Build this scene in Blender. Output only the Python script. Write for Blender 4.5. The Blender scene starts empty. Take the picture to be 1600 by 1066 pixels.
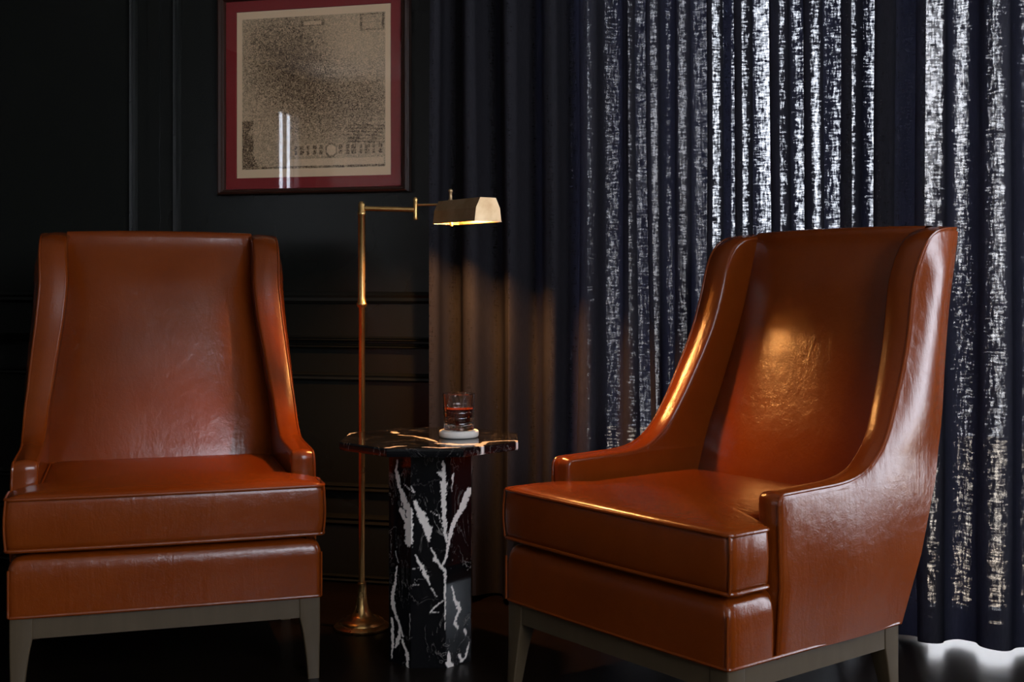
import bpy, math, random
import numpy as np
from mathutils import Vector, Matrix, noise as mnoise

random.seed(7)
S = bpy.context.scene
COL = S.collection
PI = math.pi

# ------------------------------------------------------------------ frame of reference
PHI = 0.2583                      # the room is turned this much against the camera
F = 1937.2; HY = 447.0            # focal length (px) and horizon row of the photograph
CP, SP = math.cos(PHI), math.sin(PHI)
WALL_Y = 3.92
XL, XR, YF, HC = -4.7, 1.75, -2.85, 2.88


def R(X, Y, z=0.0):
    return Vector((X * CP - Y * SP, X * SP + Y * CP, z))


def on_wall(px, py, yw=WALL_Y):
    a = (px - 800) / F
    b = (py - HY) / F
    Y = yw / (a * SP + CP)
    return (a * Y * CP - Y * SP, 1 - b * Y)


# ------------------------------------------------------------------ materials
def mat(name):
    m = bpy.data.materials.new(name)
    m.use_nodes = True
    nt = m.node_tree
    b = nt.nodes['Principled BSDF']
    return m, nt, b


def N(nt, t, **kw):
    n = nt.nodes.new(t)
    for k, v in kw.items():
        if k.startswith('i_'):
            n.inputs[k[2:].replace('_', ' ')].default_value = v
        else:
            setattr(n, k, v)
    return n


def simple(name, col, rough=.5, metal=0., spec=.5, coat=0.):
    m, nt, b = mat(name)
    b.inputs['Base Color'].default_value = (*col, 1)
    b.inputs['Roughness'].default_value = rough
    b.inputs['Metallic'].default_value = metal
    b.inputs['Specular IOR Level'].default_value = spec
    b.inputs['Coat Weight'].default_value = coat
    return m


def mixcol(nt, fac, a, b):
    m = nt.nodes.new('ShaderNodeMix')
    m.data_type = 'RGBA'
    for i, v in ((0, fac), (6, a), (7, b)):
        if hasattr(v, 'is_linked'):
            nt.links.new(v, m.inputs[i])
        else:
            m.inputs[i].default_value = v
    return m.outputs[2]


def math_n(nt, op, a, b=None, c=None, clamp=False):
    m = nt.nodes.new('ShaderNodeMath')
    m.operation = op
    m.use_clamp = clamp
    for i, v in enumerate((a, b, c)):
        if v is None:
            continue
        if hasattr(v, 'is_linked'):
            nt.links.new(v, m.inputs[i])
        else:
            m.inputs[i].default_value = v
    return m.outputs[0]


def noise(nt, vec, scale, detail=3., rough=.55, scl=None, dist=0.):
    if scl is not None:
        mp = nt.nodes.new('ShaderNodeMapping')
        mp.inputs['Scale'].default_value = scl
        nt.links.new(vec, mp.inputs['Vector'])
        vec = mp.outputs[0]
    n = nt.nodes.new('ShaderNodeTexNoise')
    n.inputs['Scale'].default_value = scale
    n.inputs['Detail'].default_value = detail
    n.inputs['Roughness'].default_value = rough
    n.inputs['Distortion'].default_value = dist
    nt.links.new(vec, n.inputs['Vector'])
    return n.outputs[0]


def ramp(nt, v, lo, hi):
    m = nt.nodes.new('ShaderNodeMapRange')
    m.inputs[1].default_value = lo
    m.inputs[2].default_value = hi
    m.clamp = True
    nt.links.new(v, m.inputs[0])
    return m.outputs[0]


def bump(nt, b, h, strength=.2, dist=.002, prev=None):
    n = nt.nodes.new('ShaderNodeBump')
    n.inputs['Strength'].default_value = strength
    n.inputs['Distance'].default_value = dist
    nt.links.new(h, n.inputs['Height'])
    if prev is not None:
        nt.links.new(prev, n.inputs['Normal'])
    if b is not None:
        nt.links.new(n.outputs[0], b.inputs['Normal'])
    return n.outputs[0]


def leather():
    m, nt, b = mat('tan_leather')
    tc = N(nt, 'ShaderNodeTexCoord').outputs['Object']
    n1 = noise(nt, tc, 5., 4.)
    n2 = noise(nt, tc, 26., 5., .65)
    c = mixcol(nt, ramp(nt, n1, .3, .7), (.165, .0285, .0022, 1), (.200, .0370, .0031, 1))
    c = mixcol(nt, math_n(nt, 'MULTIPLY', ramp(nt, n2, .3, .8), .25), c, (.125, .019, .0018, 1))
    nt.links.new(c, b.inputs['Base Color'])
    r = math_n(nt, 'ADD', math_n(nt, 'MULTIPLY', n1, .14), .15)
    nt.links.new(r, b.inputs['Roughness'])
    b.inputs['Specular IOR Level'].default_value = .42
    b.inputs['Coat Weight'].default_value = .12
    b.inputs['Coat Roughness'].default_value = .13
    v = N(nt, 'ShaderNodeTexVoronoi')
    v.inputs['Scale'].default_value = 260.
    nt.links.new(tc, v.inputs['Vector'])
    p = bump(nt, None, v.outputs[0], .10, .0006)
    n3 = noise(nt, tc, 45., 6., .7, dist=.8)
    p = bump(nt, None, n3, .38, .0016, p)
    n4 = noise(nt, tc, 7., 2., .5)
    n5 = noise(nt, tc, 11., 3., .6, (1.6, 1.6, .35), .6)
    p = bump(nt, None, n5, .22, .006, p)
    o_ = bump(nt, b, n4, .25, .006, p)
    nt.links.new(o_, b.inputs['Coat Normal'])
    return m


def leg_wood():
    m, nt, b = mat('grey_stained_wood')
    tc = N(nt, 'ShaderNodeTexCoord').outputs['Object']
    g = noise(nt, tc, 30., 4., .6, (1, 1, .15), .3)
    nt.links.new(mixcol(nt, g, (.058, .038, .018, 1), (.098, .068, .037, 1)), b.inputs['Base Color'])
    b.inputs['Roughness'].default_value = .42
    return m


def brass(name, base, rough):
    m, nt, b = mat(name)
    tc = N(nt, 'ShaderNodeTexCoord').outputs['Object']
    n1 = noise(nt, tc, 14., 4., .6)
    nt.links.new(mixcol(nt, ramp(nt, n1, .35, .75), (*base, 1), (base[0] * .72, base[1] * .62, base[2] * .5, 1)), b.inputs['Base Color'])
    b.inputs['Metallic'].default_value = 1
    nt.links.new(math_n(nt, 'ADD', math_n(nt, 'MULTIPLY', n1, .2), rough - .1), b.inputs['Roughness'])
    return m


def marble():
    m, nt, b = mat('black_marble')
    tc = N(nt, 'ShaderNodeTexCoord').outputs['Object']
    at = N(nt, 'ShaderNodeAttribute', attribute_name='vein').outputs['Fac']
    w = noise(nt, tc, 9., 5., .6)
    w2 = noise(nt, tc, 13., 6., .62, (1, 1, .55), 1.1)
    thin = math_n(nt, 'SUBTRACT', 1., ramp(nt, math_n(nt, 'ABSOLUTE', math_n(nt, 'SUBTRACT', w2, .5)), .0, .011))
    thin = math_n(nt, 'MULTIPLY', math_n(nt, 'MULTIPLY', thin, ramp(nt, w, .45, .68)), .38)
    fac = math_n(nt, 'MAXIMUM', at, thin)
    c = mixcol(nt, fac, (.0045, .0045, .0055, 1), (.93, .84, .77, 1))
    nt.links.new(c, b.inputs['Base Color'])
    b.inputs['Roughness'].default_value = .09
    b.inputs['Specular IOR Level'].default_value = .5
    return m


def wall_paint():
    m, nt, b = mat('dark_lacquer_paint')
    tc = N(nt, 'ShaderNodeTexCoord').outputs['Object']
    n1 = noise(nt, tc, 2.5, 3.)
    nt.links.new(mixcol(nt, n1, (.0100, .0108, .0092, 1), (.0130, .0138, .0115, 1)), b.inputs['Base Color'])
    b.inputs['Roughness'].default_value = .27
    b.inputs['Specular IOR Level'].default_value = .4
    bump(nt, b, noise(nt, tc, 60., 3., .5, (1, 1, .3)), .05, .001)
    return m


def floor_wood():
    m, nt, b = mat('dark_floor_boards')
    tc = N(nt, 'ShaderNodeTexCoord').outputs['Object']
    br = N(nt, 'ShaderNodeTexBrick')
    br.inputs['Scale'].default_value = 1.
    br.inputs['Brick Width'].default_value = 1.6
    br.inputs['Row Height'].default_value = .14
    br.inputs['Mortar Size'].default_value = .003
    br.inputs['Color1'].default_value = (.0065, .0042, .003, 1)
    br.inputs['Color2'].default_value = (.010, .006, .004, 1)
    br.inputs['Mortar'].default_value = (.002, .0015, .001, 1)
    nt.links.new(tc, br.inputs['Vector'])
    g = noise(nt, tc, 9., 5., .6, (.3, 5, 1), .5)
    nt.links.new(mixcol(nt, math_n(nt, 'MULTIPLY', g, .6), br.outputs['Color'], (.003, .002, .0015, 1)), b.inputs['Base Color'])
    b.inputs['Roughness'].default_value = .32
    b.inputs['Specular IOR Level'].default_value = .12
    p = bump(nt, None, br.outputs['Fac'], -.4, .002)
    bump(nt, b, g, .12, .001, p)
    return m


def curtain_cloth(name, holes):
    """Open-weave navy linen: threads are opaque, the gaps let daylight through."""
    m, nt, b = mat(name)
    nt.nodes.remove(b)
    out = nt.nodes['Material Output']
    uv = N(nt, 'ShaderNodeUVMap', uv_map='cloth').outputs[0]
    d = N(nt, 'ShaderNodeBsdfDiffuse')
    t = N(nt, 'ShaderNodeBsdfTranslucent')
    n_c = noise(nt, uv, 160., 2., .5, (1, .25, 1))
    nt.links.new(mixcol(nt, n_c, (.028, .027, .032, 1), (.050, .048, .056, 1)), d.inputs['Color'])
    t.inputs['Color'].default_value = (.004, .0045, .009, 1)
    mx = N(nt, 'ShaderNodeMixShader')
    mx.inputs[0].default_value = .35
    nt.links.new(d.outputs[0], mx.inputs[1])
    nt.links.new(t.outputs[0], mx.inputs[2])
    last = mx.outputs[0]
    if holes:
        a = noise(nt, uv, 150., 3., .6, (1., .22, 1))          # warp slubs
        c = noise(nt, uv, 135., 3., .6, (.26, 1.15, 1))        # weft slubs
        e = noise(nt, uv, 26., 2., .5, (1., .035, 1))          # uneven density from yarn to yarn
        s = math_n(nt, 'ADD', math_n(nt, 'MULTIPLY', a, .55), math_n(nt, 'MULTIPLY', c, .55))
        s = math_n(nt, 'ADD', s, math_n(nt, 'MULTIPLY', e, .42))
        lw = N(nt, 'ShaderNodeLayerWeight')
        lw.inputs[0].default_value = .5
        # a thick weave closes up when it is seen edge-on
        s = math_n(nt, 'SUBTRACT', s, math_n(nt, 'MULTIPLY', lw.outputs['Facing'], .55))
        h = ramp(nt, s, .69, .92)
        h = math_n(nt, 'MULTIPLY', math_n(nt, 'POWER', h, 1.3), HOLE)
        tr = N(nt, 'ShaderNodeBsdfTransparent')
        mx2 = N(nt, 'ShaderNodeMixShader')
        nt.links.new(h, mx2.inputs[0])
        nt.links.new(last, mx2.inputs[1])
        nt.links.new(tr.outputs[0], mx2.inputs[2])
        last = mx2.outputs[0]
    nt.links.new(last, out.inputs['Surface'])
    return m


def pane_glass(name, tint=(1, 1, 1)):
    m, nt, b = mat(name)
    nt.nodes.remove(b)
    out = nt.nodes['Material Output']
    tr = N(nt, 'ShaderNodeBsdfTransparent')
    tr.inputs[0].default_value = (*tint, 1)
    gl = N(nt, 'ShaderNodeBsdfGlossy')
    gl.inputs['Roughness'].default_value = .015
    lw = N(nt, 'ShaderNodeLayerWeight')
    lw.inputs[0].default_value = .5
    fr = math_n(nt, 'ADD', math_n(nt, 'MULTIPLY', math_n(nt, 'POWER', lw.outputs['Facing'], 5.), .92), .04)
    mx = N(nt, 'ShaderNodeMixShader')
    nt.links.new(fr, mx.inputs[0])
    nt.links.new(tr.outputs[0], mx.inputs[1])
    nt.links.new(gl.outputs[0], mx.inputs[2])
    nt.links.new(mx.outputs[0], out.inputs['Surface'])
    return m


def liquid_glass(name, col, rough=0., ior=1.5):
    m, nt, b = mat(name)
    b.inputs['Base Color'].default_value = (*col, 1)
    b.inputs['Roughness'].default_value = rough
    b.inputs['IOR'].default_value = ior
    b.inputs['Transmission Weight'].default_value = 1
    return m


def cloudy(m, w):
    m.node_tree.nodes['Principled BSDF'].inputs['Transmission Weight'].default_value = w
    return m


def emitter(name, col, strength):
    m, nt, b = mat(name)
    b.inputs['Base Color'].default_value = (.8, .7, .5, 1)
    b.inputs['Emission Color'].default_value = (*col, 1)
    b.inputs['Emission Strength'].default_value = strength
    return m


def engraving():
    m, nt, b = mat('engraved_paper')
    at = N(nt, 'ShaderNodeAttribute', attribute_name='ink').outputs['Fac']
    tc = N(nt, 'ShaderNodeTexCoord').outputs['Object']
    n1 = noise(nt, tc, 105., 3., .75, (1, 1, 1.3), 2.2)
    n2 = noise(nt, tc, 46., 5., .7, (1.3, 1, .9), 2.4)
    l = math_n(nt, 'SUBTRACT', 1., ramp(nt, math_n(nt, 'ABSOLUTE', math_n(nt, 'SUBTRACT', n2, .5)), .0, .10))
    k = math_n(nt, 'ADD', math_n(nt, 'MULTIPLY', ramp(nt, n1, .45, .57), 1.0), math_n(nt, 'MULTIPLY', l, .45))
    k = math_n(nt, 'MULTIPLY', math_n(nt, 'MULTIPLY', k, at), 1.2, clamp=True)
    pap = mixcol(nt, math_n(nt, 'MULTIPLY', at, .75, clamp=True), (.97, .69, .42, 1), (.76, .50, .28, 1))
    nt.links.new(mixcol(nt, k, pap, (.085, .044, .019, 1)), b.inputs['Base Color'])
    b.inputs['Roughness'].default_value = .7
    return m


HOLE = .16
SKY = 13.0
M = dict(
    leather=leather(), leg=leg_wood(), wall=wall_paint(), floor=floor_wood(),
    brass=brass('aged_brass', (.80, .50, .19), .30),
    shade=brass('polished_brass', (.68, .49, .29), .50),
    marble=marble(), cloth=curtain_cloth('navy_open_weave_linen', True), hem=curtain_cloth('navy_doubled_hem', False),
    outside_pale=simple('pale_sky_blocker', (.80, .80, .80), .9),  # for the added slab on the right, pale so it dims the curtain less
    gap_strip=simple('pale_gap_strip', (.78, .66, .52), .5),  # for the strip added to brighten the hem gap
    plaster=simple('pale_plaster', (.32, .29, .25), .8), outside=simple('grey_sky_blocker', (.28, .28, .29), .9),
    ceiling=simple('warm_white_plaster', (.58, .55, .50), .9),
    frame=simple('dark_mahogany', (.035, .012, .006), .3),
    matb=simple('red_mat_board', (.27, .016, .016), .75),
    paper=simple('cream_mount_bevel', (.62, .47, .36), .8),
    print=engraving(), glass=pane_glass('picture_glass'), pane=pane_glass('window_glass'),
    crystal=liquid_glass('clear_crystal', (1, 1, 1)),
    drink=cloudy(liquid_glass('dark_amber_drink', (.60, .10, .03), 0., 1.34), .7),
    coaster=simple('white_stone_coaster', (.90, .84, .76), .55),
    bulb=emitter('warm_bulb', (1., .43, .12), 1600.),
    winframe=simple('dark_window_paint', (.02, .022, .03), .4),
    stone=simple('pale_terrace_stone', (.68, .56, .42), .8),
    felt=simple('dark_felt', (.01, .01, .01), .9),
)


# ------------------------------------------------------------------ mesh helpers
def mesh(name, v, f, m, parent=None, smooth=True, sharp=40., loc=None):
    me = bpy.data.meshes.new(name)
    me.from_pydata([tuple(p) for p in v], [], f)
    me.validate()
    me.update()
    if smooth:
        me.shade_smooth()
        if sharp:
            me.set_sharp_from_angle(angle=math.radians(sharp))
    me.materials.append(m)
    o = bpy.data.objects.new(name, me)
    COL.objects.link(o)
    if parent is not None:
        o.parent = parent
    if loc is not None:
        o.location = loc
    return o


def empty(name, label, cat, loc, rz=0., group=None):
    o = bpy.data.objects.new(name, None)
    COL.objects.link(o)
    o.empty_display_size = .1
    o.location = loc
    o.rotation_euler = (0, 0, rz)
    o['label'] = label
    o['category'] = cat
    if group:
        o['group'] = group
    return o


class MB:
    def __init__(s):
        s.v = []
        s.f = []

    def box(s, x0, x1, y0, y1, z0, z1):
        b = len(s.v)
        s.v += [(x0, y0, z0), (x1, y0, z0), (x1, y1, z0), (x0, y1, z0), (x0, y0, z1), (x1, y0, z1), (x1, y1, z1), (x0, y1, z1)]
        s.f += [tuple(b + i for i in q) for q in ((0, 3, 2, 1), (4, 5, 6, 7), (0, 1, 5, 4), (1, 2, 6, 5), (2, 3, 7, 6), (3, 0, 4, 7))]
        return s

    def rings(s, rings, close=True, caps=(True, True)):
        b = len(s.v)
        n = len(rings[0])
        for r in rings:
            s.v += [tuple(p) for p in r]
        for i in range(len(rings) - 1):
            for j in range(n if close else n - 1):
                k = (j + 1) % n
                s.f.append((b + i * n + j, b + i * n + k, b + (i + 1) * n + k, b + (i + 1) * n + j))
        if caps[0]:
            s.f.append(tuple(b + j for j in reversed(range(n))))
        if caps[1]:
            s.f.append(tuple(b + (len(rings) - 1) * n + j for j in range(n)))
        return s

    def tube(s, pts, r, n=8, closed=False):
        pts = [Vector(p) for p in pts]
        m = len(pts)
        rs = []
        up = None
        for i, p in enumerate(pts):
            if closed:
                d = pts[(i + 1) % m] - pts[i - 1]
            else:
                d = pts[min(i + 1, m - 1)] - pts[max(i - 1, 0)]
            d.normalize()
            if up is None:
                up = Vector((0, 0, 1)) if abs(d.z) < .9 else Vector((1, 0, 0))
            u = up - d * up.dot(d)
            if u.length < 1e-6:
                u = d.orthogonal()
            u.normalize()
            w = d.cross(u)
            up = u
            rr = r[i] if isinstance(r, (list, tuple)) else r
            rs.append([p + (u * math.cos(2 * PI * k / n) + w * math.sin(2 * PI * k / n)) * rr for k in range(n)])
        if closed:
            b = len(s.v)
            for q in rs:
                s.v += [tuple(p) for p in q]
            for i in range(m):
                i2 = (i + 1) % m
                for j in range(n):
                    k = (j + 1) % n
                    s.f.append((b + i * n + j, b + i * n + k, b + i2 * n + k, b + i2 * n + j))
        else:
            s.rings(rs)
        return s

    def lathe(s, prof, n=32, c=(0, 0, 0), caps=(True, True)):
        rs = [[(c[0] + r * math.cos(2 * PI * k / n), c[1] + r * math.sin(2 * PI * k / n), c[2] + z) for k in range(n)] for r, z in prof]
        return s.rings(rs, True, caps)

    def make(s, name, m, parent=None, smooth=True, sharp=40., loc=None):
        return mesh(name, s.v, s.f, m, parent, smooth, sharp, loc)


def spline(pts, per=8):
    out = []
    P = [Vector((*p, 0)) if len(p) == 2 else Vector(p) for p in pts]
    for i in range(len(P) - 1):
        p0 = P[max(i - 1, 0)]; p1 = P[i]; p2 = P[i + 1]; p3 = P[min(i + 2, len(P) - 1)]
        l = (p2 - p1).length
        t1 = (p2 - p0) * (l / max((p2 - p0).length, 1e-6))
        t2 = (p3 - p1) * (l / max((p3 - p1).length, 1e-6))
        for k in range(per):
            t = k / per
            out.append(p1 * (2 * t**3 - 3 * t**2 + 1) + t1 * (t**3 - 2 * t**2 + t) + p2 * (-2 * t**3 + 3 * t**2) + t2 * (t**3 - t**2))
    out.append(P[-1])
    return out


def interp(x, xs, ys):
    return float(np.interp(x, xs, ys))


def sstep(a, b, x):
    t = min(1., max(0., (x - a) / (b - a)))
    return t * t * (3 - 2 * t)


# ------------------------------------------------------------------ armchair
REAR_Z = [.203, .305, .458, .584, .698, .822, .964, 1.115, 1.2]
REAR_Y = [.600, .640, .703, .750, .790, .822, .855, .888, .900]
JUN_Z = [.30, .468, .581, .722, .867, 1.013, 1.134, 1.2]
JUN_Y = [.600, .636, .672, .722, .763, .803, .842, .862]
_rp = spline(list(zip(REAR_Z, REAR_Y)), 6)
_jp = spline(list(zip(JUN_Z, JUN_Y)), 6)


def rear_y(z):
    return interp(z, [p.x for p in _rp], [p.y for p in _rp])


def jun_y(z):
    return interp(z, [p.x for p in _jp], [p.y for p in _jp])


def rounded(pts, rad, seg=5):
    """Polygon with each corner rounded by its own radius."""
    n = len(pts)
    out = []
    for i in range(n):
        p = Vector(pts[i]); a = Vector(pts[i - 1]); b = Vector(pts[(i + 1) % n])
        r = rad[i]
        if r <= 0:
            out.append(p)
            continue
        u = (a - p).normalized(); w = (b - p).normalized()
        s0, s1 = p + u * r, p + w * r
        for k in range(seg + 1):
            t = k / seg
            out.append(s0 * (1 - t)**2 + p * 2 * t * (1 - t) + s1 * t * t)
    return out


def densify(pts, step):
    out = []
    n = len(pts)
    for i in range(n):
        a = pts[i]; b = pts[(i + 1) % n]
        k = max(1, int((b - a).length / step))
        for j in range(k):
            out.append(a.lerp(b, j / k))
    return out


def t_outline(w, wi, ear, depth, bow):
    pts = [(-w, 0), (w, 0), (w, ear), (wi, ear), (wi, depth), (-wi, depth), (-wi, ear), (-w, ear)]
    o = densify(rounded(pts, [.02, .02, .02, .008, .02, .02, .008, .02]), .03)
    return [Vector((p.x, p.y - (bow * (1 - (p.x / w)**2) if p.y < .06 else 0))) for p in o]


def arm_side(sgn, root):
    r = .011
    C = [(.156, .203), (.156, .36), (.156, .53)]
    for k in range(1, 7):
        a = k / 6 * PI / 2
        C.append((.156 + .02 * (1 - math.cos(a)), .533 + .02 * math.sin(a)))
    C += [(p.x, p.y) for p in spline([(.20, .5536), (.29, .5555), (.37, .558), (.425, .566), (.475, .587), (.53, .637), (.588, .735), (.653, .875), (.698, 1.03), (.722, 1.083), (.748, 1.115), (.785, 1.136), (.83, 1.144), (.884, 1.148)], 7)]
    C = [Vector(p) for p in C]
    n = len(C)
    Co = []
    for i in range(n):
        d = (C[min(i + 1, n - 1)] - C[max(i - 1, 0)]).normalized()
        Co.append(C[i] + Vector((d.y, -d.x)) * r)
    for i in range(1, n):
        if Co[i].y <= Co[i - 1].y:
            Co[i].y = Co[i - 1].y + 1e-4

    def xo(s, z):
        b = .374 - .026 * sstep(.54, 1.0, z)
        wing = sstep(.47, .80, z)
        q = max(0., (rear_y(z) + .002 - s)) / interp(z, (.45, .56, .70, .88, 1.0), (.36, .33, .235, .185, .165))
        k = (.016 * wing + .005) * (1 - .8 * sstep(1.02, 1.14, z))
        b += .011 * math.sin(PI * min(1., max(0., (z - .203) / .40))) * (1 - wing)
        return b + k * math.sin(PI * min(1., q)) - .010 * wing * (1 - min(1., q)) ** 2

    NS = 14
    rows = []
    for i in range(n):
        c, o = C[i], Co[i]
        z = o.y
        ry = max(rear_y(z) + .002, o.x + .004)
        x0 = xo(o.x, z)
        x1 = x0 - .064 - .016 * sstep(.55, .95, z)
        outer = [(xo(o.x + (ry - o.x) * s / NS, z), o.x + (ry - o.x) * s / NS, z) for s in range(NS, -1, -1)]
        strip = []
        for k in range(1, 5):
            a = k / 4 * PI / 2
            q = o.lerp(c, math.sin(a))
            strip.append((x0 - r * (1 - math.cos(a)), q.x, q.y))
        crown = []
        d = (c - o) / r
        for k in range(1, 6):
            t = k / 6
            q = c + d * .004 * math.sin(PI * t)
            crown.append((x0 - r + (x1 + 2 * r - x0) * t, q.x, q.y))
        strip2 = []
        for k in range(0, 5):
            a = (1 - k / 4) * PI / 2
            q = o.lerp(c, math.sin(a))
            strip2.append((x1 + r * (1 - math.cos(a)), q.x, q.y))
        inner = [(x1, o.x + (ry - o.x) * s / NS, z) for s in range(1, NS + 1)]
        rows.append([(sgn * p[0], p[1], p[2]) for p in outer + strip + crown + strip2 + inner])
    mb = MB().rings(rows, True)
    if sgn > 0:
        mb.f = [tuple(reversed(f)) for f in mb.f]
    a = mb.make('wing_arm', M['leather'], root, True, 50)
    p = MB()
    for off, rr in ((.0035, .0038),):
        p.tube([(sgn * (xo(Co[i].x, C[i].y) - off), C[i].x + (.001 if off < .01 else -.0025) * 1, C[i].y - (.002 if off < .01 else -.001)) for i in range(n)], rr, 7)
    p.make('piping', M['leather'], a)
    return a


def backrest(root):
    NU = 36
    cols = []
    def bw(z):
        return .318 - .026 * sstep(.54, 1.0, z) - .016 * sstep(.55, .95, z)

    zs = [.40 + (1.118 - .40) * k / 30 for k in range(31)]
    for j in range(NU + 1):
        u = -1 + 2 * j / NU
        u = math.copysign(abs(u) ** .8, u)
        bl = .050 * (1 - abs(u) ** 3.2)
        col = []
        for z in zs:
            b = bl * (.75 + .25 * math.sin(PI * (z - .4) / .75)) * (1 - .45 * sstep(1.0, 1.13, z))
            x = u * bw(z)
            col.append((x, jun_y(z) - b, z))
        y0 = col[-1][1]
        y1 = rear_y(1.118)
        ym, hw = (y0 + y1) / 2, (y1 - y0) / 2
        top = .036 + .004 * (1 - u * u)
        for k in range(1, 12):
            a = PI - PI * k / 12
            cx = math.copysign(abs(math.cos(a)) ** (2 / 3.2), math.cos(a))
            sz = math.sin(a) ** (2 / 3.2)
            col.append((x, ym + hw * cx, 1.118 + top * sz))
        for z in [1.118 - (1.118 - .203) * k / 20 for k in range(21)]:
            col.append((u * bw(z), rear_y(z), z))
        cols.append(col)
    mb = MB().rings(cols, False, (False, False))
    o = mb.make('backrest', M['leather'], root, True, 60)
    # seam piping round the outside back
    p = MB()
    return o


def loft_outline(outl, prof, c, zfun=None):
    rs = []
    for k, z in prof:
        rs.append([(c[0] + (p.x - c[0]) * k, c[1] + (p.y - c[1]) * k, z) for p in outl])
    return rs


def armchair(name, label, loc, rz, group):
    root = empty(name, label, 'armchair', loc, rz, group)
    # wooden base
    f = MB()
    f.box(-.368, .368, .006, .03, .153, .204)
    f.box(-.368, .368, .570, .594, .153, .204)
    f.box(-.368, -.344, .03, .570, .153, .204)
    f.box(.344, .368, .03, .570, .153, .204)
    f.make('base_frame', M['leg'], root, False)
    for sx in (-1, 1):
        for front in (True, False):
            rings = []
            for z, w, dx, dy in ((.2035, .054, 0, 0), (.155, .053, 0, 0), (.12, .045, .000, .000), (.08, .038, .001, .002), (.04, .033, .002, .006), (0, .029, .003, .011)):
                xo_ = .370 - dx
                if front:
                    ys, ye = .004 - dy * .6, .004 - dy * .6 + w
                else:
                    ye = .596 + dy
                    ys = ye - w
                xs = xo_ - w
                q = [(xs, ys), (xo_, ys), (xo_, ye), (xs, ye)]
                bq = rounded([(sx * a, b) for a, b in q], [.004] * 4, 3)
                rings.append([(p.x, p.y, z) for p in bq])
            mb = MB().rings(rings)
            mb.f = [tuple(reversed(t)) for t in mb.f] if sx > 0 else mb.f
            mb.make('leg', M['leg'], root, True, 45)
    # sprung seat base
    o1 = t_outline(.3755, .306, .150, .598, .004)
    c = (0, .25)
    prof = [(.0, .203), (.6, .203), (1, .203), (1.0, .212), (1.003, .25), (1.003, .285), (.999, .308), (.991, .325), (.975, .338), (.95, .345), (.85, .352), (.5, .358), (0.0, .360)]
    sb = MB().rings(loft_outline(o1, prof, c), True, (False, False)).make('seat_base', M['leather'], root, True, 60)
    per = densify(rounded([(-.373, .002), (.373, .002), (.373, .601), (-.373, .601)], [.012] * 4), .05)
    p = MB().tube([(q.x, q.y - (.004 * (1 - (q.x / .373)**2) if q.y < .05 else 0), .2065) for q in per], .0042, 8, True)
    for sx in (-1, 1):
        p.tube([(sx * .372, .000, z) for z in (.208, .25, .29, .318)], .003, 7)
    p.make('piping', M['leather'], sb)
    # loose T cushion
    o2 = t_outline(.378, .309, .128, .615, .010)
    prof = [(0, .362), (.6, .362), (.97, .362), (.998, .364), (1.006, .378), (1.012, .40), (1.015, .425), (1.012, .452), (1.006, .472), (1.0, .483), (.985, .4885), (.96, .492), (.90, .496), (.8, .500), (.65, .505), (.45, .509), (.2, .5115), (0, .512)]
    cu = MB().rings(loft_outline(o2, prof, c), True, (False, False)).make('seat_cushion', M['leather'], root, True, 75)
    p = MB()
    for z in (.4845, .3635):
        p.tube([(c[0] + (q.x - c[0]) * 1.006, c[1] + (q.y - c[1]) * 1.006, z) for q in o2], .0046, 8, True)
    for sx in (-1, 1):
        p.tube([(sx * (.3775 + .004 * math.sin(PI * k / 6)), .0 - .002 * math.sin(PI * k / 6), .365 + .119 * k / 6) for k in range(7)], .003, 7)
    p.make('piping', M['leather'], cu)
    backrest(root)
    arm_side(-1, root)
    arm_side(1, root)
    return root


def copy_tree(o, parent=None):
    c = o.copy()
    COL.objects.link(c)
    c.parent = parent
    for ch in o.children:
        copy_tree(ch, c)
    return c


GRP = 'leather armchairs either side of the marble table'
ch_l = armchair('armchair', 'glossy tan leather wing armchair facing the viewer, below the framed print', R(-.8422, 3.0558), PHI + .3014, GRP)
ch_l.scale = (1, 1, 1.012)
ch_r = copy_tree(ch_l)
ch_r.scale = (1, 1, 1)
ch_r.location = R(.2147, 2.8476)
ch_r.rotation_euler = (0, 0, PHI - .9071)
ch_r['label'] = 'glossy tan leather wing armchair turned side-on before the backlit curtain'

# ------------------------------------------------------------------ marble side table
TC = (-.2185, 3.35)
TZ = .591
tab = empty('side_table', 'octagonal black marble side table with white veins between the two armchairs', 'side table', R(*TC), PHI)
SQ = math.tan(PI / 8)


def octa(ap):
    return [Vector((ap / math.cos(PI / 8) * math.cos(PI / 8 + k * PI / 4), ap / math.cos(PI / 8) * math.sin(PI / 8 + k * PI / 4))) for k in range(8)]


def vein_attr(o, vals):
    a = o.data.attributes.new('vein', 'FLOAT', 'POINT')
    a.data.foreach_set('value', np.asarray(vals, dtype=np.float32))


def veins_mask(P, lines, jit, seed):
    """P: Nx2 points; lines: list of (points, widths). Ragged-edged strokes."""
    out = np.zeros(len(P))
    nz = np.array([mnoise.noise(Vector((p[0] * jit[1], p[1] * jit[1], seed))) for p in P])
    nz2 = np.array([mnoise.noise(Vector((p[0] * jit[1] * .33, p[1] * jit[1] * .33, seed + 9))) for p in P])
    Q = P + np.stack([nz2, np.roll(nz2, 1)], 1) * jit[0] * 1.2
    for pts, ws in lines:
        for i in range(len(pts) - 1):
            a = np.array(pts[i], float); b = np.array(pts[i + 1], float)
            ab = b - a
            t = np.clip(((Q - a) @ ab) / (ab @ ab), 0, 1)
            d = np.linalg.norm(Q - a - t[:, None] * ab, axis=1)
            w = ws[i] + (ws[i + 1] - ws[i]) * t
            e = w * (1 + .55 * nz) + nz * jit[0] * .4
            out = np.maximum(out, np.clip((e - d) / (jit[0] * .35) + .5, 0, 1) * np.clip(w / (jit[0] * .55), .45, 1))
    return out


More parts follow.
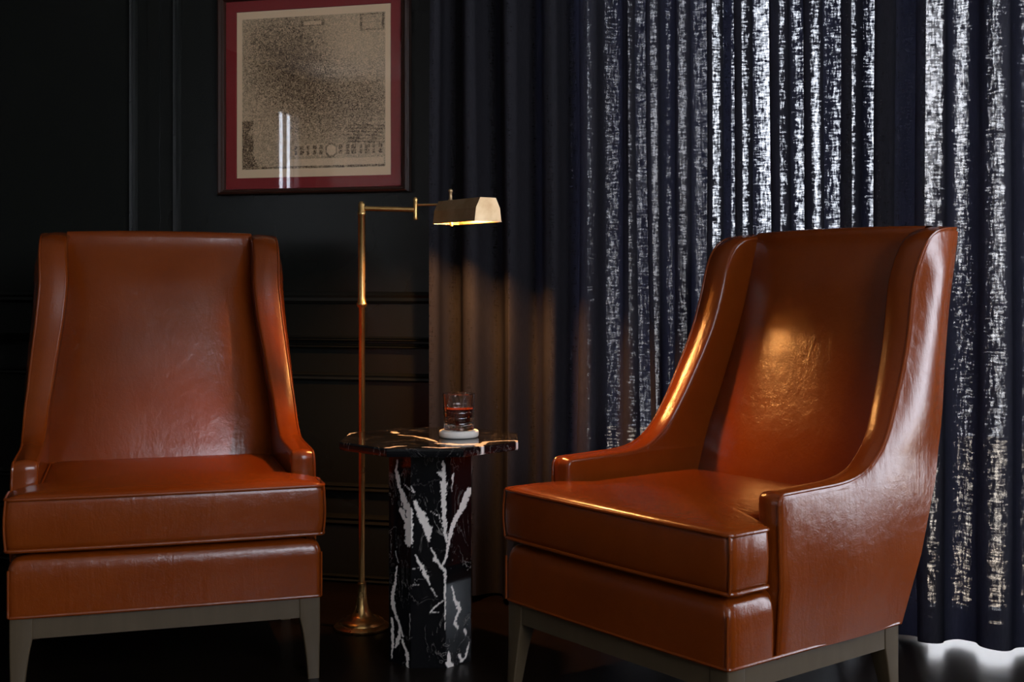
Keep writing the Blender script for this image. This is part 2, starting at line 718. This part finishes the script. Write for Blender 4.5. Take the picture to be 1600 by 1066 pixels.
# pedestal: eight flat faces, finely divided so that the veins can be drawn on it
AP = .1095
oc = octa(AP)
NFX, NZ = 44, 190
verts = []
loop = []
for k in range(8):
    a, b = oc[k], oc[(k + 1) % 8]
    for j in range(NFX):
        loop.append(a.lerp(b, j / NFX))
hcol = TZ - .022
rings = [[(p.x, p.y, hcol * i / NZ) for p in loop] for i in range(NZ + 1)]
mbc = MB().rings(rings)
col_o = mbc.make('pedestal', M['marble'], tab, True, 20)
V = np.array(mbc.v)
# veins given as sideways offset and height, measured on the photograph's pedestal
def cv(px, py):
    return ((px - 671.) / 598., (1046. - py) / 598. - .002)
L = []
def vl(pts, ws):
    L.append(([cv(*p) for p in pts], [w * .78 / 598. for w in ws]))
vl([(621, 722), (618, 738), (624, 765), (634, 790), (642, 802)], [1.5, 2, 4, 8, 7])
vl([(642, 800), (640, 822), (640, 848)], [5, 9, 8])
vl([(628, 800), (634, 815)], [5, 4])
vl([(650, 784), (660, 806), (670, 826), (672, 845)], [2.5, 8, 8, 2])
vl([(694, 722), (695, 760), (695, 800), (697, 835), (700, 848)], [3, 6, 4, 3.5, 1.5])
vl([(688, 738), (695, 752)], [3, 2])
vl([(733, 772), (724, 796), (712, 815), (703, 842), (700, 868), (694, 882)], [6, 6, 4.5, 3, 2.5, 1.5])
vl([(708, 744), (707, 770)], [1.4, .6])
vl([(676, 856), (682, 874), (696, 892)], [1.5, 3, 3.4])
vl([(651, 868), (660, 884), (668, 902), (673, 914)], [1, 4, 3.6, 1])
vl([(697, 893), (697, 940), (697, 985)], [1.8, 1.4, .8])
vl([(695, 938), (680, 950), (675, 957), (688, 956)], [.9, 1.5, 1.3, .7])
vl([(707, 919), (712, 940), (719, 958), (712, 975), (716, 988)], [1.2, 2, 3.2, 2, 1])
vl([(620, 890), (617, 915), (612, 935), (613, 958)], [1.2, 2, 4, 4])
vl([(613, 958), (622, 978), (630, 998)], [3, 2.5, 2])
vl([(611, 975), (612, 1005), (611, 1038)], [2, 3, 1.5])
vl([(626, 985), (622, 1005), (617, 1020)], [2, 4, 2])
vl([(630, 1006), (636, 1022), (639, 1044)], [3, 3.2, 2.5])
vl([(702, 1020), (703, 1036), (706, 1046)], [1, 5, 6])
vl([(719, 1028), (722, 1040), (728, 1036), (734, 1012)], [2, 3, 2, .8])
vl([(727, 992), (729, 1000)], [2.2, 1.5])
vl([(644, 760), (650, 770), (630, 758)], [.8, 1.2, .6])
vl([(674, 800), (688, 806), (690, 815)], [.7, 1, .6])
vl([(645, 890), (656, 888)], [.8, .5])
vl([(643, 913), (664, 913)], [.7, .5])
vl([(675, 920), (684, 932)], [1, .7])
vl([(642, 960), (641, 1000)], [.8, .4])
vl([(616, 868), (622, 884)], [.9, .6])
front = V[:, 1] < -AP * .35
P2 = V[:, [0, 2]]
vm = np.zeros(len(V))
vm[front] = veins_mask(P2[front], L, (.0026, 210.), 3.1)
back = ~front
LB = []
for k in range(16):
    x = random.uniform(-.11, .11); z = random.uniform(.0, .5)
    pts = [(x, z)]
    for q in range(4):
        x += random.uniform(-.03, .03); z += random.uniform(.02, .07)
        pts.append((x, z))
    LB.append((pts, [random.uniform(.001, .007) for _ in pts]))
vm[back] = veins_mask(P2[back], LB, (.0026, 210.), 7.7)
vein_attr(col_o, vm)
# top slab
ot = octa(.2345)
TR = 60
loopt = []
for k in range(8):
    a, b = ot[k], ot[(k + 1) % 8]
    for j in range(40):
        loopt.append(a.lerp(b, j / 40))
ringt = []
for k in (.0, .5, .97):
    ringt.append([(p.x * k, p.y * k, TZ - .022) for p in loopt])
for k, z in ((.992, -.0215), (1, -.017), (1, -.012), (1, -.008), (1, -.004), (.997, -.001), (.992, 0)):
    ringt.append([(p.x * k, p.y * k, TZ + z) for p in loopt])
for i in range(1, TR + 1):
    k = .992 * (1 - i / TR)
    ringt.append([(p.x * k, p.y * k, TZ) for p in loopt])
mbt = MB().rings(ringt, True, (False, False))
top_o = mbt.make('tabletop', M['marble'], tab, True, 25)
V = np.array(mbt.v)
def tv(px, py):
    Y = (1 - TZ) * F / (py - HY)
    X = (px - 800) / F * Y
    return (X - TC[0], Y - TC[1])
LT = []
def tl(pts, ws):
    LT.append(([tv(*p) for p in pts], ws))
tl([(537, 682), (547, 678), (557, 675)], [.002, .006, .003])
tl([(622, 668), (650, 667.5), (668, 668)], [.002, .004, .002])
tl([(614, 675), (619, 677)], [.007, .007])
tl([(622, 679.5), (650, 682), (672, 686.5), (684, 691)], [.002, .004, .007, .002])
tl([(605, 700), (622, 697.5), (634, 697)], [.006, .006, .002])
tl([(660, 699), (690, 700), (720, 699)], [.003, .009, .003])
tl([(686, 693), (716, 695), (750, 694)], [.010, .014, .008])
tl([(750, 697), (760, 690.5), (785, 689), (811, 688.5)], [.011, .006, .004, .005])
tl([(811, 688.5), (808, 696), (796, 702)], [.006, .004, .003])
tl([(755, 700), (768, 705), (752, 706)], [.006, .005, .003])
vein_attr(top_o, veins_mask(V[:, [0, 1]], LT, (.004, 90.), 5.3))

# ------------------------------------------------------------------ coaster and tumbler
gp = R(-.1435, 3.355)
co = MB().lathe([(.0, 0), (.049, 0), (.052, .002), (.0535, .006), (.0535, .014), (.0525, .0175), (.050, .019), (.0, .019)], 48, (0, 0, 0), (False, False)).make('coaster', M['coaster'], None, True, 50, (gp.x, gp.y, TZ + .0005))
co['label'] = 'thick round white stone coaster on the marble table'
co['category'] = 'coaster'
gl = empty('tumbler', 'cut glass tumbler with a dark amber drink on the white coaster', 'glass', (gp.x, gp.y, TZ + .0197), PHI)
NG = 48
H = .098


def cut_r(z, k):
    r = .0405 + .0035 * z / H
    f = abs(((k / NG * 12) % 1) - .5) * 2
    if z < .066 and z > .008:
        row = abs(((z - .008) / .0145) % 1 - .5) * 2
        r += -.0026 * (1 - f) - .0016 * (row ** 3)
    elif z >= .066:
        r += -.0016 * (1 - f) * (1 - sstep(.080, .094, z))
    return r


rs = []
zz = [0, .002, .006] + [.008 + .0145 * q / 6 for q in range(25)] + [.07, .074, .08, .088, .095, H]
rs.append([(0, 0, .0) for k in range(NG)])
for z in zz:
    rs.append([((cut_r(z, k) - (.002 if z < .001 else 0)) * math.cos(2 * PI * k / NG), (cut_r(z, k) - (.002 if z < .001 else 0)) * math.sin(2 * PI * k / NG), z) for k in range(NG)])
for rr, z in ((.0432, H + .0006), (.0418, H), (.0405, .08), (.0385, .04), (.0368, .018), (.034, .0145), (.02, .0135), (0, .0135)):
    rs.append([(rr * math.cos(2 * PI * k / NG), rr * math.sin(2 * PI * k / NG), z) for k in range(NG)])
MB().rings(rs, True, (False, False)).make('glass_body', M['crystal'], gl, True, 35)
dk = MB().lathe([(0, .0140), (.02, .0141), (.0338, .0150), (.0364, .0185), (.0381, .04), (.0391, .056), (.0394, .0578), (.0386, .057), (0, .0568)], 40, (0, 0, 0), (False, False)).make('drink', M['drink'], gl, True, 60)
dk['label'] = 'dark amber drink'

# ------------------------------------------------------------------ brass pharmacy lamp
LX, LY = -.4385, 3.62
lamp = empty('floor_lamp', 'slim brass swing-arm reading lamp standing behind the marble table', 'floor lamp', R(LX, LY), PHI)
# local axes: x sideways and y away, as seen from the chairs' front
MB().lathe([(0, 0), (.078, 0), (.081, .003), (.081, .009), (.074, .014), (.066, .017), (.064, .024), (.050, .031), (.036, .036), (.030, .042), (.023, .055), (.017, .078), (.0135, .105), (.0125, .128), (.0135, .131), (.0125, .134), (0, .134)], 48, caps=(False, False)).make('base', M['brass'], lamp, True, 50)
pl = MB().lathe([(0, .13), (.0090, .13), (.0090, .936), (.0125, .939), (.0155, .945), (.0155, .949), (.0125, .953), (.0112, .963), (.0108, .97), (.0108, 1.205), (.0125, 1.208), (.0125, 1.214), (.0105, 1.217), (.0105, 1.238), (.008, 1.243), (.005, 1.247), (0, 1.248)], 24, caps=(False, False)).make('pole', M['brass'], lamp, True, 50)
J = Vector((.157, 0, 1.2225))
MB().tube([(0.005, 0, 1.2265), (J.x - .004, 0, 1.2225)], .0072, 14).make('arm', M['brass'], lamp, True, 50)
MB().lathe([(0, -.03), (.006, -.03), (.0075, -.026), (.0065, -.018), (.0065, .025), (.0075, .03), (.0045, .036), (0, .037)], 18, tuple(J), (False, False)).make('pivot', M['brass'], lamp, True, 50)
S0 = Vector((-.185 - LX, 3.60 - LY, 0))
AX = Vector((math.cos(math.radians(54)), -math.sin(math.radians(54)), 0))
PX = Vector((-AX.y, AX.x, 0))
PX = Vector((math.sin(math.radians(54)), math.cos(math.radians(54)), 0))
MB().tube([(J.x, J.y, J.z + .014), (S0.x + .006, S0.y - .008, 1.2365)], .0036, 10).make('swing_rod', M['brass'], lamp, True, 50)
B0, LEN = 1.179, .214
prof = [(.0470, 0), (.0450, .0022), (.0405, .038), (.0262, .0665)]


def shade_ring(t, inset, zoff=0):
    pr = [(a - inset, b - (inset if b > .05 else 0)) for a, b in prof]
    o = S0 + AX * t
    left = [o - PX * a + Vector((0, 0, B0 + b)) for a, b in pr]
    right = [o + PX * a + Vector((0, 0, B0 + b)) for a, b in reversed(pr)]
    return left + right


T0 = -.012
sh = MB()
out0, out1 = shade_ring(T0, 0), shade_ring(T0 + LEN, 0)
in0, in1 = shade_ring(T0 + .002, .0018), shade_ring(T0 + LEN - .002, .0018)
n = len(out0)
b = 0
sh.v = [tuple(p) for p in out0 + out1 + in0 + in1]
for j in range(n - 1):
    sh.f.append((j, j + 1, n + j + 1, n + j))
    sh.f.append((2 * n + j + 1, 2 * n + j, 3 * n + j, 3 * n + j + 1))
sh.f.append(tuple(range(n)))
sh.f.append(tuple(n + k for k in reversed(range(n))))
sh.f.append(tuple(2 * n + k for k in reversed(range(n))))
sh.f.append(tuple(3 * n + k for k in range(n)))
sh.f += [(0, n, 3 * n, 2 * n), (n - 1, 3 * n - 1, 4 * n - 1, 2 * n - 1)]
shade = sh.make('lamp_shade', M['shade'], lamp, False)
kp = S0 + AX * .012
MB().lathe([(0, 0), (.007, 0), (.007, .005), (.0048, .007), (.0048, .026), (.0065, .028), (.0065, .033), (.003, .037), (0, .037)], 16, (kp.x, kp.y, B0 + .0655), (False, False)).make('finial', M['shade'], lamp, True, 50)
cb = S0 + AX * .10
MB().tube([cb + AX * (-.055) + Vector((0, 0, B0 + .036)), cb + AX * (-.048) + Vector((0, 0, B0 + .036)), cb + AX * (.05) + Vector((0, 0, B0 + .036)), cb + AX * .056 + Vector((0, 0, B0 + .036))], [.006, .0115, .0115, .005], 16).make('bulb', M['bulb'], lamp, True, 60)
MB().tube([S0 + AX * (-.009) + Vector((0, 0, B0 + .036)), S0 + AX * .047 + Vector((0, 0, B0 + .036))], .010, 16).make('socket', M['brass'], lamp, True, 50)
sw = S0 + AX * .036 - PX * .012
MB().lathe([(0, 0), (.004, 0), (.0055, .004), (.0055, .009), (.003, .011), (.0022, .03), (0, .03)], 14, (sw.x, sw.y, B0 - .007), (False, False)).make('switch', M['shade'], lamp, True, 50)

# ------------------------------------------------------------------ room shell
def struct(o, lab=None):
    o['kind'] = 'structure'
    return o


def wall_with_openings(name, fixed_axis, c0, c1, a0, a1, z1, openings, m):
    """Wall slab between c0..c1 on the fixed axis, running a0..a1, with (b0,b1,z0,z1) openings."""
    mb = MB()
    cuts = sorted({a0, a1, *[q for o in openings for q in o[:2]]})

    def bx(p0, p1, z0_, z1_):
        if p1 - p0 < 1e-5 or z1_ - z0_ < 1e-5:
            return
        if fixed_axis == 'y':
            mb.box(p0, p1, c0, c1, z0_, z1_)
        else:
            mb.box(c0, c1, p0, p1, z0_, z1_)
    for i in range(len(cuts) - 1):
        p0, p1 = cuts[i], cuts[i + 1]
        op = [o for o in openings if o[0] <= p0 + 1e-6 and o[1] >= p1 - 1e-6]
        if op:
            bx(p0, p1, 0, op[0][2])
            bx(p0, p1, op[0][3], z1)
        else:
            bx(p0, p1, 0, z1)
    return struct(mb.make(name, m, None, False))


WB = [(-.84, .15, .008, 2.62), (.20, 1.00, .008, 2.62)]        # french windows behind the curtain
WR = [(3.08, 3.86, .25, 2.6), (-1.9, 1.1, 1.2, 2.62)]
WL = [(-2.62, -2.02, .9, 2.58)]
WF = []
wb = wall_with_openings('wall_back', 'y', WALL_Y, WALL_Y + .14, XL, XR, HC, WB, M['wall'])
wr = wall_with_openings('wall_right', 'x', XR, XR + .14, YF, WALL_Y + .14, HC, WR, M['wall'])
wl = wall_with_openings('wall_left', 'x', XL - .14, XL, YF, WALL_Y + .14, HC, WL, M['wall'])
wf = wall_with_openings('wall_front', 'y', YF - .14, YF, XL - .14, XR + .14, HC, WF, M['plaster'])
struct(MB().box(XL - .14, XR + .14, YF - .14, WALL_Y + .14, -.06, 0).make('floor', M['floor'], None, False))
struct(MB().box(XL - .14, XR + .14, YF - .14, WALL_Y + .14, HC, HC + .06).make('ceiling', M['ceiling'], None, False))
struct(MB().box(-6, 6, WALL_Y + .14, WALL_Y + 5, -.10, -.02).make('terrace_ground', M['stone'], None, False))


struct(MB().box(-.84, 1.0, WALL_Y - .15, WALL_Y + .14, -.01, .006).make('trim_11', M['gap_strip'], None, False))  # pale strip added to catch sun and brighten the gap under the hem
# unseen slabs added across the terrace dim the curtain either side of open sky
struct(MB().box(-3.2, on_wall(1105, 300, 9.)[0], 9., 9.3, -.1, 9.).make('sky_blocker_left', M['outside'], None, False))
struct(MB().box(on_wall(1392, 300, 9.)[0], 6., 9., 9.3, -.1, 9.).make('sky_blocker_right', M['outside_pale'], None, False))


def window(n, axis, c, a0, a1, z0, z1, nv, nh, inward):
    """Frame with muntins and one glass pane, set into the wall thickness."""
    t = .045
    fr = MB()

    def bx(p0, p1, q0, q1, d0, d1):
        if axis == 'y':
            fr.box(p0, p1, c + d0, c + d1, q0, q1)
        else:
            fr.box(c + d0, c + d1, p0, p1, q0, q1)
    bx(a0, a0 + t, z0, z1, .05, .10)
    bx(a1 - t, a1, z0, z1, .05, .10)
    bx(a0, a1, z0, z0 + (.016 if z0 < .1 else t), .05, .10)
    bx(a0, a1, z1 - t, z1, .05, .10)
    for i in range(1, nv):
        x = a0 + (a1 - a0) * i / nv
        bx(x - .012, x + .012, z0, z1, .06, .09)
    for i in range(1, nh):
        z = z0 + (z1 - z0) * i / nh
        bx(a0, a1, z - .012, z + .012, .06, .09)
    o = struct(fr.make('window_%d' % n, M['winframe'], None, False))
    g = MB()
    if axis == 'y':
        g.box(a0 + .02, a1 - .02, c + .072, c + .078, z0 + .012, z1 - .02)
    else:
        g.box(c + .072, c + .078, a0 + .02, a1 - .02, z0 + .02, z1 - .02)
    g.make('pane', M['pane'], o, False)
    # daylight portal in the opening
    ld = bpy.data.lights.new('daylight_%d' % n, 'AREA')
    ld.shape = 'RECTANGLE'
    ld.size, ld.size_y = (a1 - a0), (z1 - z0)
    ld.cycles.is_portal = True
    lo = bpy.data.objects.new('daylight_%d' % n, ld)
    COL.objects.link(lo)
    mid = (a0 + a1) / 2
    zc = (z0 + z1) / 2
    if axis == 'y':
        lo.location = (mid, c + .13, zc)
        lo.rotation_euler = (PI / 2 if inward > 0 else -PI / 2, 0, 0)
        lo.rotation_euler = Vector((0, -1 * inward, 0)).to_track_quat('-Z', 'Y').to_euler()
    else:
        lo.location = (c + .13, mid, zc)
        lo.rotation_euler = Vector((-1 * inward, 0, 0)).to_track_quat('-Z', 'Y').to_euler()
    return o


wn = 1
for o in WB:
    window(wn, 'y', WALL_Y, *o, 2, 1, 1); wn += 1
for o in WR:
    window(wn, 'x', XR, *o, 2, 1, 1); wn += 1
for o in WL:
    window(wn, 'x', XL - .14, *o, 4, 1, -1); wn += 1
for o in WF:
    window(wn, 'y', YF - .14, *o, 3, 1, -1); wn += 1

# panelling on the back wall
XE = -1.12


def hmold(n, z0, z1, d, x0=XL, x1=XE, name='trim_%d'):
    prof_ = [(0, z0), (d * .6, z0 + .003), (d, z0 + (z1 - z0) * .25), (d * .75, z0 + (z1 - z0) * .5), (d * .95, z0 + (z1 - z0) * .72), (d * .5, z1 - .003), (0, z1)]
    mb = MB().rings([[(x, WALL_Y - a, z) for a, z in prof_] for x in (x0, x1)], True)
    return struct(mb.make(name % n, M['wall'], None, False))


def wz(y, px=600):
    return on_wall(px, y)[1]


hmold(1, wz(475), wz(456), .022)
hmold(2, wz(534), wz(526), .030)
hmold(3, wz(545), wz(536.5), .030)
hmold(4, wz(597), wz(583), .020)
hmold(5, wz(771), wz(757), .020)
hmold(6, wz(823), wz(806), .026)
struct(MB().box(XL, XE, WALL_Y - .018, WALL_Y, 0, wz(823)).make('baseboard_back', M['wall'], None, False))
hmold(7, .001, max(.03, wz(902)), .032)


def vmold(n, px0, px1, d, z0, z1):
    x0 = on_wall(px0, 200)[0]
    x1 = on_wall(px1, 200)[0]
    w = x1 - x0
    pr = [(x0, 0), (x0 + w * .1, d * .7), (x0 + w * .3, d), (x0 + w * .5, d * .7), (x0 + w * .72, d * .95), (x0 + w * .9, d * .5), (x1, 0)]
    mb = MB().rings([[(x, WALL_Y - a, z) for x, a in pr] for z in (z0, z1)], True)
    return struct(mb.make('trim_%d' % n, M['wall'], None, False))


vmold(8, 204, 215, .022, wz(456), HC)
vmold(9, 272, 283, .022, wz(456), HC)
struct(MB().box(on_wall(232, 200)[0], on_wall(250, 200)[0], WALL_Y - .006, WALL_Y, wz(456), HC).make('trim_10', M['wall'], None, False))

# ------------------------------------------------------------------ framed print
sx0, sx1 = on_wall(371.5, 150)[0], on_wall(612, 150)[0]
zt = on_wall(500, 12.5)[1]
zb = on_wall(500, 276)[1]
fx0, fx1 = on_wall(345, 150)[0], on_wall(643, 150)[0]
ix0, ix1 = on_wall(355.5, 150)[0], on_wall(629, 150)[0]
izb = on_wall(500, 293.5)[1]
izt = zt + (zb - izb) * .95
fzb = on_wall(500, 303)[1]
fzt = izt + (izb - fzb)
pc = Vector(((fx0 + fx1) / 2, WALL_Y, (fzb + fzt) / 2))
pic = empty('framed_print', 'old engraved print in a red mat and dark wood frame on the panelled wall', 'picture', (pc.x, pc.y - .001, fzb))


def rel(x, z):
    return x - pc.x, z - fzb


def frame_ring(o, i, prof_, m, name):
    """Mitred moulding: prof_ gives (0 outer..1 inner, depth from the wall)."""
    rr = []
    for t, d in prof_:
        x0 = o[0] + (i[0] - o[0]) * t; x1 = o[1] + (i[1] - o[1]) * t
        z0 = o[2] + (i[2] - o[2]) * t; z1 = o[3] + (i[3] - o[3]) * t
        rr.append([(x0, -d, z0), (x1, -d, z0), (x1, -d, z1), (x0, -d, z1)])
    mb = MB()
    mb.rings(rr, True, (False, False))
    mb.f = [tuple(reversed(f)) for f in mb.f]
    return mb.make(name, m, pic, False)


fo = (fx0 - pc.x, fx1 - pc.x, 0, fzt - fzb)
fi = (ix0 - pc.x, ix1 - pc.x, izb - fzb, izt - fzb)
si = (sx0 - pc.x, sx1 - pc.x, zb - fzb, zt - fzb)
frame_ring(fo, fi, [(0, 0), (0, .024), (.15, .032), (.35, .034), (.55, .026), (.8, .024), (.9, .02), (1, .012), (1, .0)], M['frame'], 'frame')
frame_ring(fi, si, [(0, .004), (0, .009), (.96, .009), (1, .0065)], M['matb'], 'mat')
g = .0065
wS, hS = si[1] - si[0], si[3] - si[2]
NX, NZp = 150, 165
v = []
ink = []
def blob(u, w, cu, cw, su, sw_):
    return math.exp(-((u - cu) / su)**2 - ((w - cw) / sw_)**2)
for i in range(NZp + 1):
    for j in range(NX + 1):
        u, w = j / NX, i / NZp
        v.append((si[0] + wS * u, -.005, si[2] + hS * w))
        k = .42
        k += .55 * blob(u, w, .36, .62, .2, .2) + .35 * blob(u, w, .55, .50, .2, .16) + .3 * blob(u, w, .3, .8, .25, .2)
        k += .30 * blob(u, w, .85, .45, .16, .12) - .15 * blob(u, w, .75, .8, .25, .15) + .15 * blob(u, w, .6, .3, .3, .15)
        if u < .11 - .0 and .05 < w < .34:
            k += .9 * sstep(.16, .06, u - .04 * math.sin(w * 40)) if u < .2 else 0
        if w < .17 and u < .09 + (.17 - w) * .5:
            k += .6
        if .72 < u < .96 and .19 < w < .30:
            k += .55 * (math.sin(w * 330 + 3 * math.sin(u * 7)) > .15)
        if .80 < u < .96 and .845 < w < .955:
            e = max(abs(u - .88) / .075, abs(w - .90) / .05)
            k = .85 if .82 < e < 1 else .38
        if .42 < u < .58 and .895 < w < .93:
            e = max(abs(u - .5) / .08, abs(w - .912) / .016)
            k = .9 if e > .72 else .25
        d = math.hypot((u - .62) / .032, (w - .155) / .035)
        if d < 1.25:
            k = 1.0 if d > .95 else .12
        elif .36 < u < .97 and .12 < w < .19:
            k = .35 + .75 * (math.sin(u * 150) + .5 * math.sin(u * 61) > .1) * (math.sin(w * 190) > -.5)
        if .34 < u < .96 and .066 < w < .105:
            k = .12
        if u < .035 or u > .965 or w < .052 or w > .955:
            k = .0
        elif w < .066:
            k = 1.
        ink.append(min(1.25, max(0, k)))
f = [(i * (NX + 1) + j, i * (NX + 1) + j + 1, (i + 1) * (NX + 1) + j + 1, (i + 1) * (NX + 1) + j) for i in range(NZp) for j in range(NX)]
pr = mesh('print', v, f, M['print'], pic, False)
at = pr.data.attributes.new('ink', 'FLOAT', 'POINT')
at.data.foreach_set('value', np.array(ink, dtype=np.float32))
pr['label'] = 'beige sheet covered with fine brown engraving'
MB().box(fi[0], fi[1], -.0145, -.0125, fi[2], fi[3]).make('glass', M['glass'], pic, False)
MB().box(fi[0] - .004, fi[1] + .004, -.004, 0, fi[2] - .004, fi[3] + .004).make('backing', M['felt'], pic, False)

# ------------------------------------------------------------------ curtain
path = spline([(-1.262, 3.79), (-.95, 3.80), (-.6, 3.80), (-.28, 3.795), (-.02, 3.73), (.19, 3.635), (.45, 3.59), (.70, 3.585), (.95, 3.59)], 30)
cum = [0]
for i in range(1, len(path)):
    cum.append(cum[-1] + (path[i] - path[i - 1]).length)
TOT = cum[-1]
px_, py_ = [p.x for p in path], [p.y for p in path]
rnd = random.Random(11)
folds = []
s = 0.
while s < TOT:
    left = s < .62
    lam = rnd.uniform(.110, .145) if left else rnd.uniform(.066, .125)
    if s > 1.52:
        lam = rnd.uniform(.13, .17)
    folds.append((s, lam, rnd.uniform(.042, .054) if left else rnd.uniform(.030, .052), rnd.uniform(.0, .012) if left else rnd.uniform(.004, .026), rnd.uniform(-.5, .5)))
    s += lam
SUB = 26
us = []
for fi_, (s0, lam, B, A, sk) in enumerate(folds):
    for k in range(SUB):
        us.append((fi_, k / SUB))
us = us[:]
ZH = .094
zs = [.012, .03, .05, .065, .08, ZH] + [ZH + (HC - .03 - ZH) * (k / 46) for k in range(1, 47)]


def curtain_pt(fi_, t, z):
    s0, lam, B, A, sk = folds[fi_]
    s1, l1, B1, A1, sk1 = folds[min(fi_ + 1, len(folds) - 1)]
    wgt = sstep(.5, 1., t) * .5
    wgt0 = sstep(.5, 0., t) * .5
    sp, lp, Bp, Ap, skp = folds[max(fi_ - 1, 0)]
    Bv = B + (B1 - B) * wgt + (Bp - B) * wgt0
    Av = A + (A1 - A) * wgt + (Ap - A) * wgt0
    th = 2 * PI * t
    h = z / HC
    Bz = Bv * (1.12 - .25 * h)
    s = s0 + lam * t + Av * math.sin(2 * th) - .25 * Av * math.sin(th)
    s += .016 * mnoise.noise(Vector((s0 * 5 + t * .5, z * .55, 2.))) + .007 * (1 - h) * math.sin(fi_ * 1.7 + z * 1.3)
    off = -Bz * math.cos(th) + .010 * mnoise.noise(Vector((s * 9, z * .9, 4.)))
    off += .010 * mnoise.noise(Vector((s * 26, z * .5, 8.)))
    s = max(0.0, min(TOT, s))
    x = interp(s, cum, px_)
    y = interp(s, cum, py_)
    e = .02
    dx = interp(min(TOT, s + e), cum, px_) - interp(max(0, s - e), cum, px_)
    dy = interp(min(TOT, s + e), cum, py_) - interp(max(0, s - e), cum, py_)
    l = math.hypot(dx, dy)
    zz_ = z
    if z < .06:
        zz_ = z + (.006 + .010 * mnoise.noise(Vector((s * 7, 0, 1.))) + .008 * math.cos(th)) * (1 - z / .06)
        zz_ = max(zz_, .003)
    return Vector((x - dy / l * off * 1., y + dx / l * off, zz_))


grid = [[curtain_pt(fi_, t, z) for (fi_, t) in us] for z in zs]
arc = [0.]
mid = grid[20]
for j in range(1, len(us)):
    arc.append(arc[-1] + (mid[j] - mid[j - 1]).length)


def cloth(name, i0, i1, m, parent):
    n = len(us)
    v = [p for i in range(i0, i1 + 1) for p in grid[i]]
    f = [((i * n + j), (i * n + j + 1), ((i + 1) * n + j + 1), ((i + 1) * n + j)) for i in range(i1 - i0) for j in range(n - 1)]
    o = mesh(name, v, f, m, parent, True, 0)
    uvl = o.data.uv_layers.new(name='cloth')
    li = np.empty(len(o.data.loops), dtype=np.int32)
    o.data.loops.foreach_get('vertex_index', li)
    A_ = np.array(arc)
    Z_ = np.array(zs)[i0:i1 + 1]
    uv = np.stack([A_[li % n], Z_[li // n]], 1).astype(np.float32)
    uvl.data.foreach_set('uv', uv.ravel())
    return o


cur = cloth('curtain', 5, len(zs) - 1, M['cloth'], None)
cur['label'] = 'full-length navy open-weave curtain hanging in deep folds before the bright windows'
cur['category'] = 'curtain'
hm = cloth('hem', 0, 5, M['hem'], cur)
hm['label'] = 'opaque doubled hem'

# ------------------------------------------------------------------ light
w = bpy.data.worlds.new('daylight')
S.world = w
w.use_nodes = True
bg = w.node_tree.nodes['Background']
bg.inputs[0].default_value = (.82, .88, 1.0, 1)
bg.inputs[1].default_value = SKY
sl = bpy.data.lights.new('sun', 'SUN')
sl.energy = 8.
sl.color = (1., .88, .72)
sl.angle = math.radians(1.)
so = bpy.data.objects.new('sun', sl)
COL.objects.link(so)
so.rotation_euler = Vector((-.10, -.42, -1.)).to_track_quat('-Z', 'Y').to_euler()

# ------------------------------------------------------------------ camera
cd = bpy.data.cameras.new('camera')
cam = bpy.data.objects.new('camera', cd)
COL.objects.link(cam)
cam.location = (0, 0, 1.0)
cam.rotation_euler = (PI / 2, 0, PHI)
cd.sensor_fit = 'HORIZONTAL'
cd.sensor_width = 36
cd.lens = F / 1600 * 36
cd.shift_y = -(533 - HY) / 1600
cd.clip_start = .05
S.camera = cam

vs = S.view_settings
vs.view_transform = 'Standard'
vs.look = 'None'
vs.gamma = 1
vs.exposure = 0
vs.use_curve_mapping = False
cy = S.cycles
cy.use_denoising = True
cy.max_bounces = 8
cy.diffuse_bounces = 3
cy.glossy_bounces = 4
cy.transmission_bounces = 8
cy.transparent_max_bounces = 24
cy.sample_clamp_indirect = 6
cy.caustics_reflective = False
cy.caustics_refractive = False
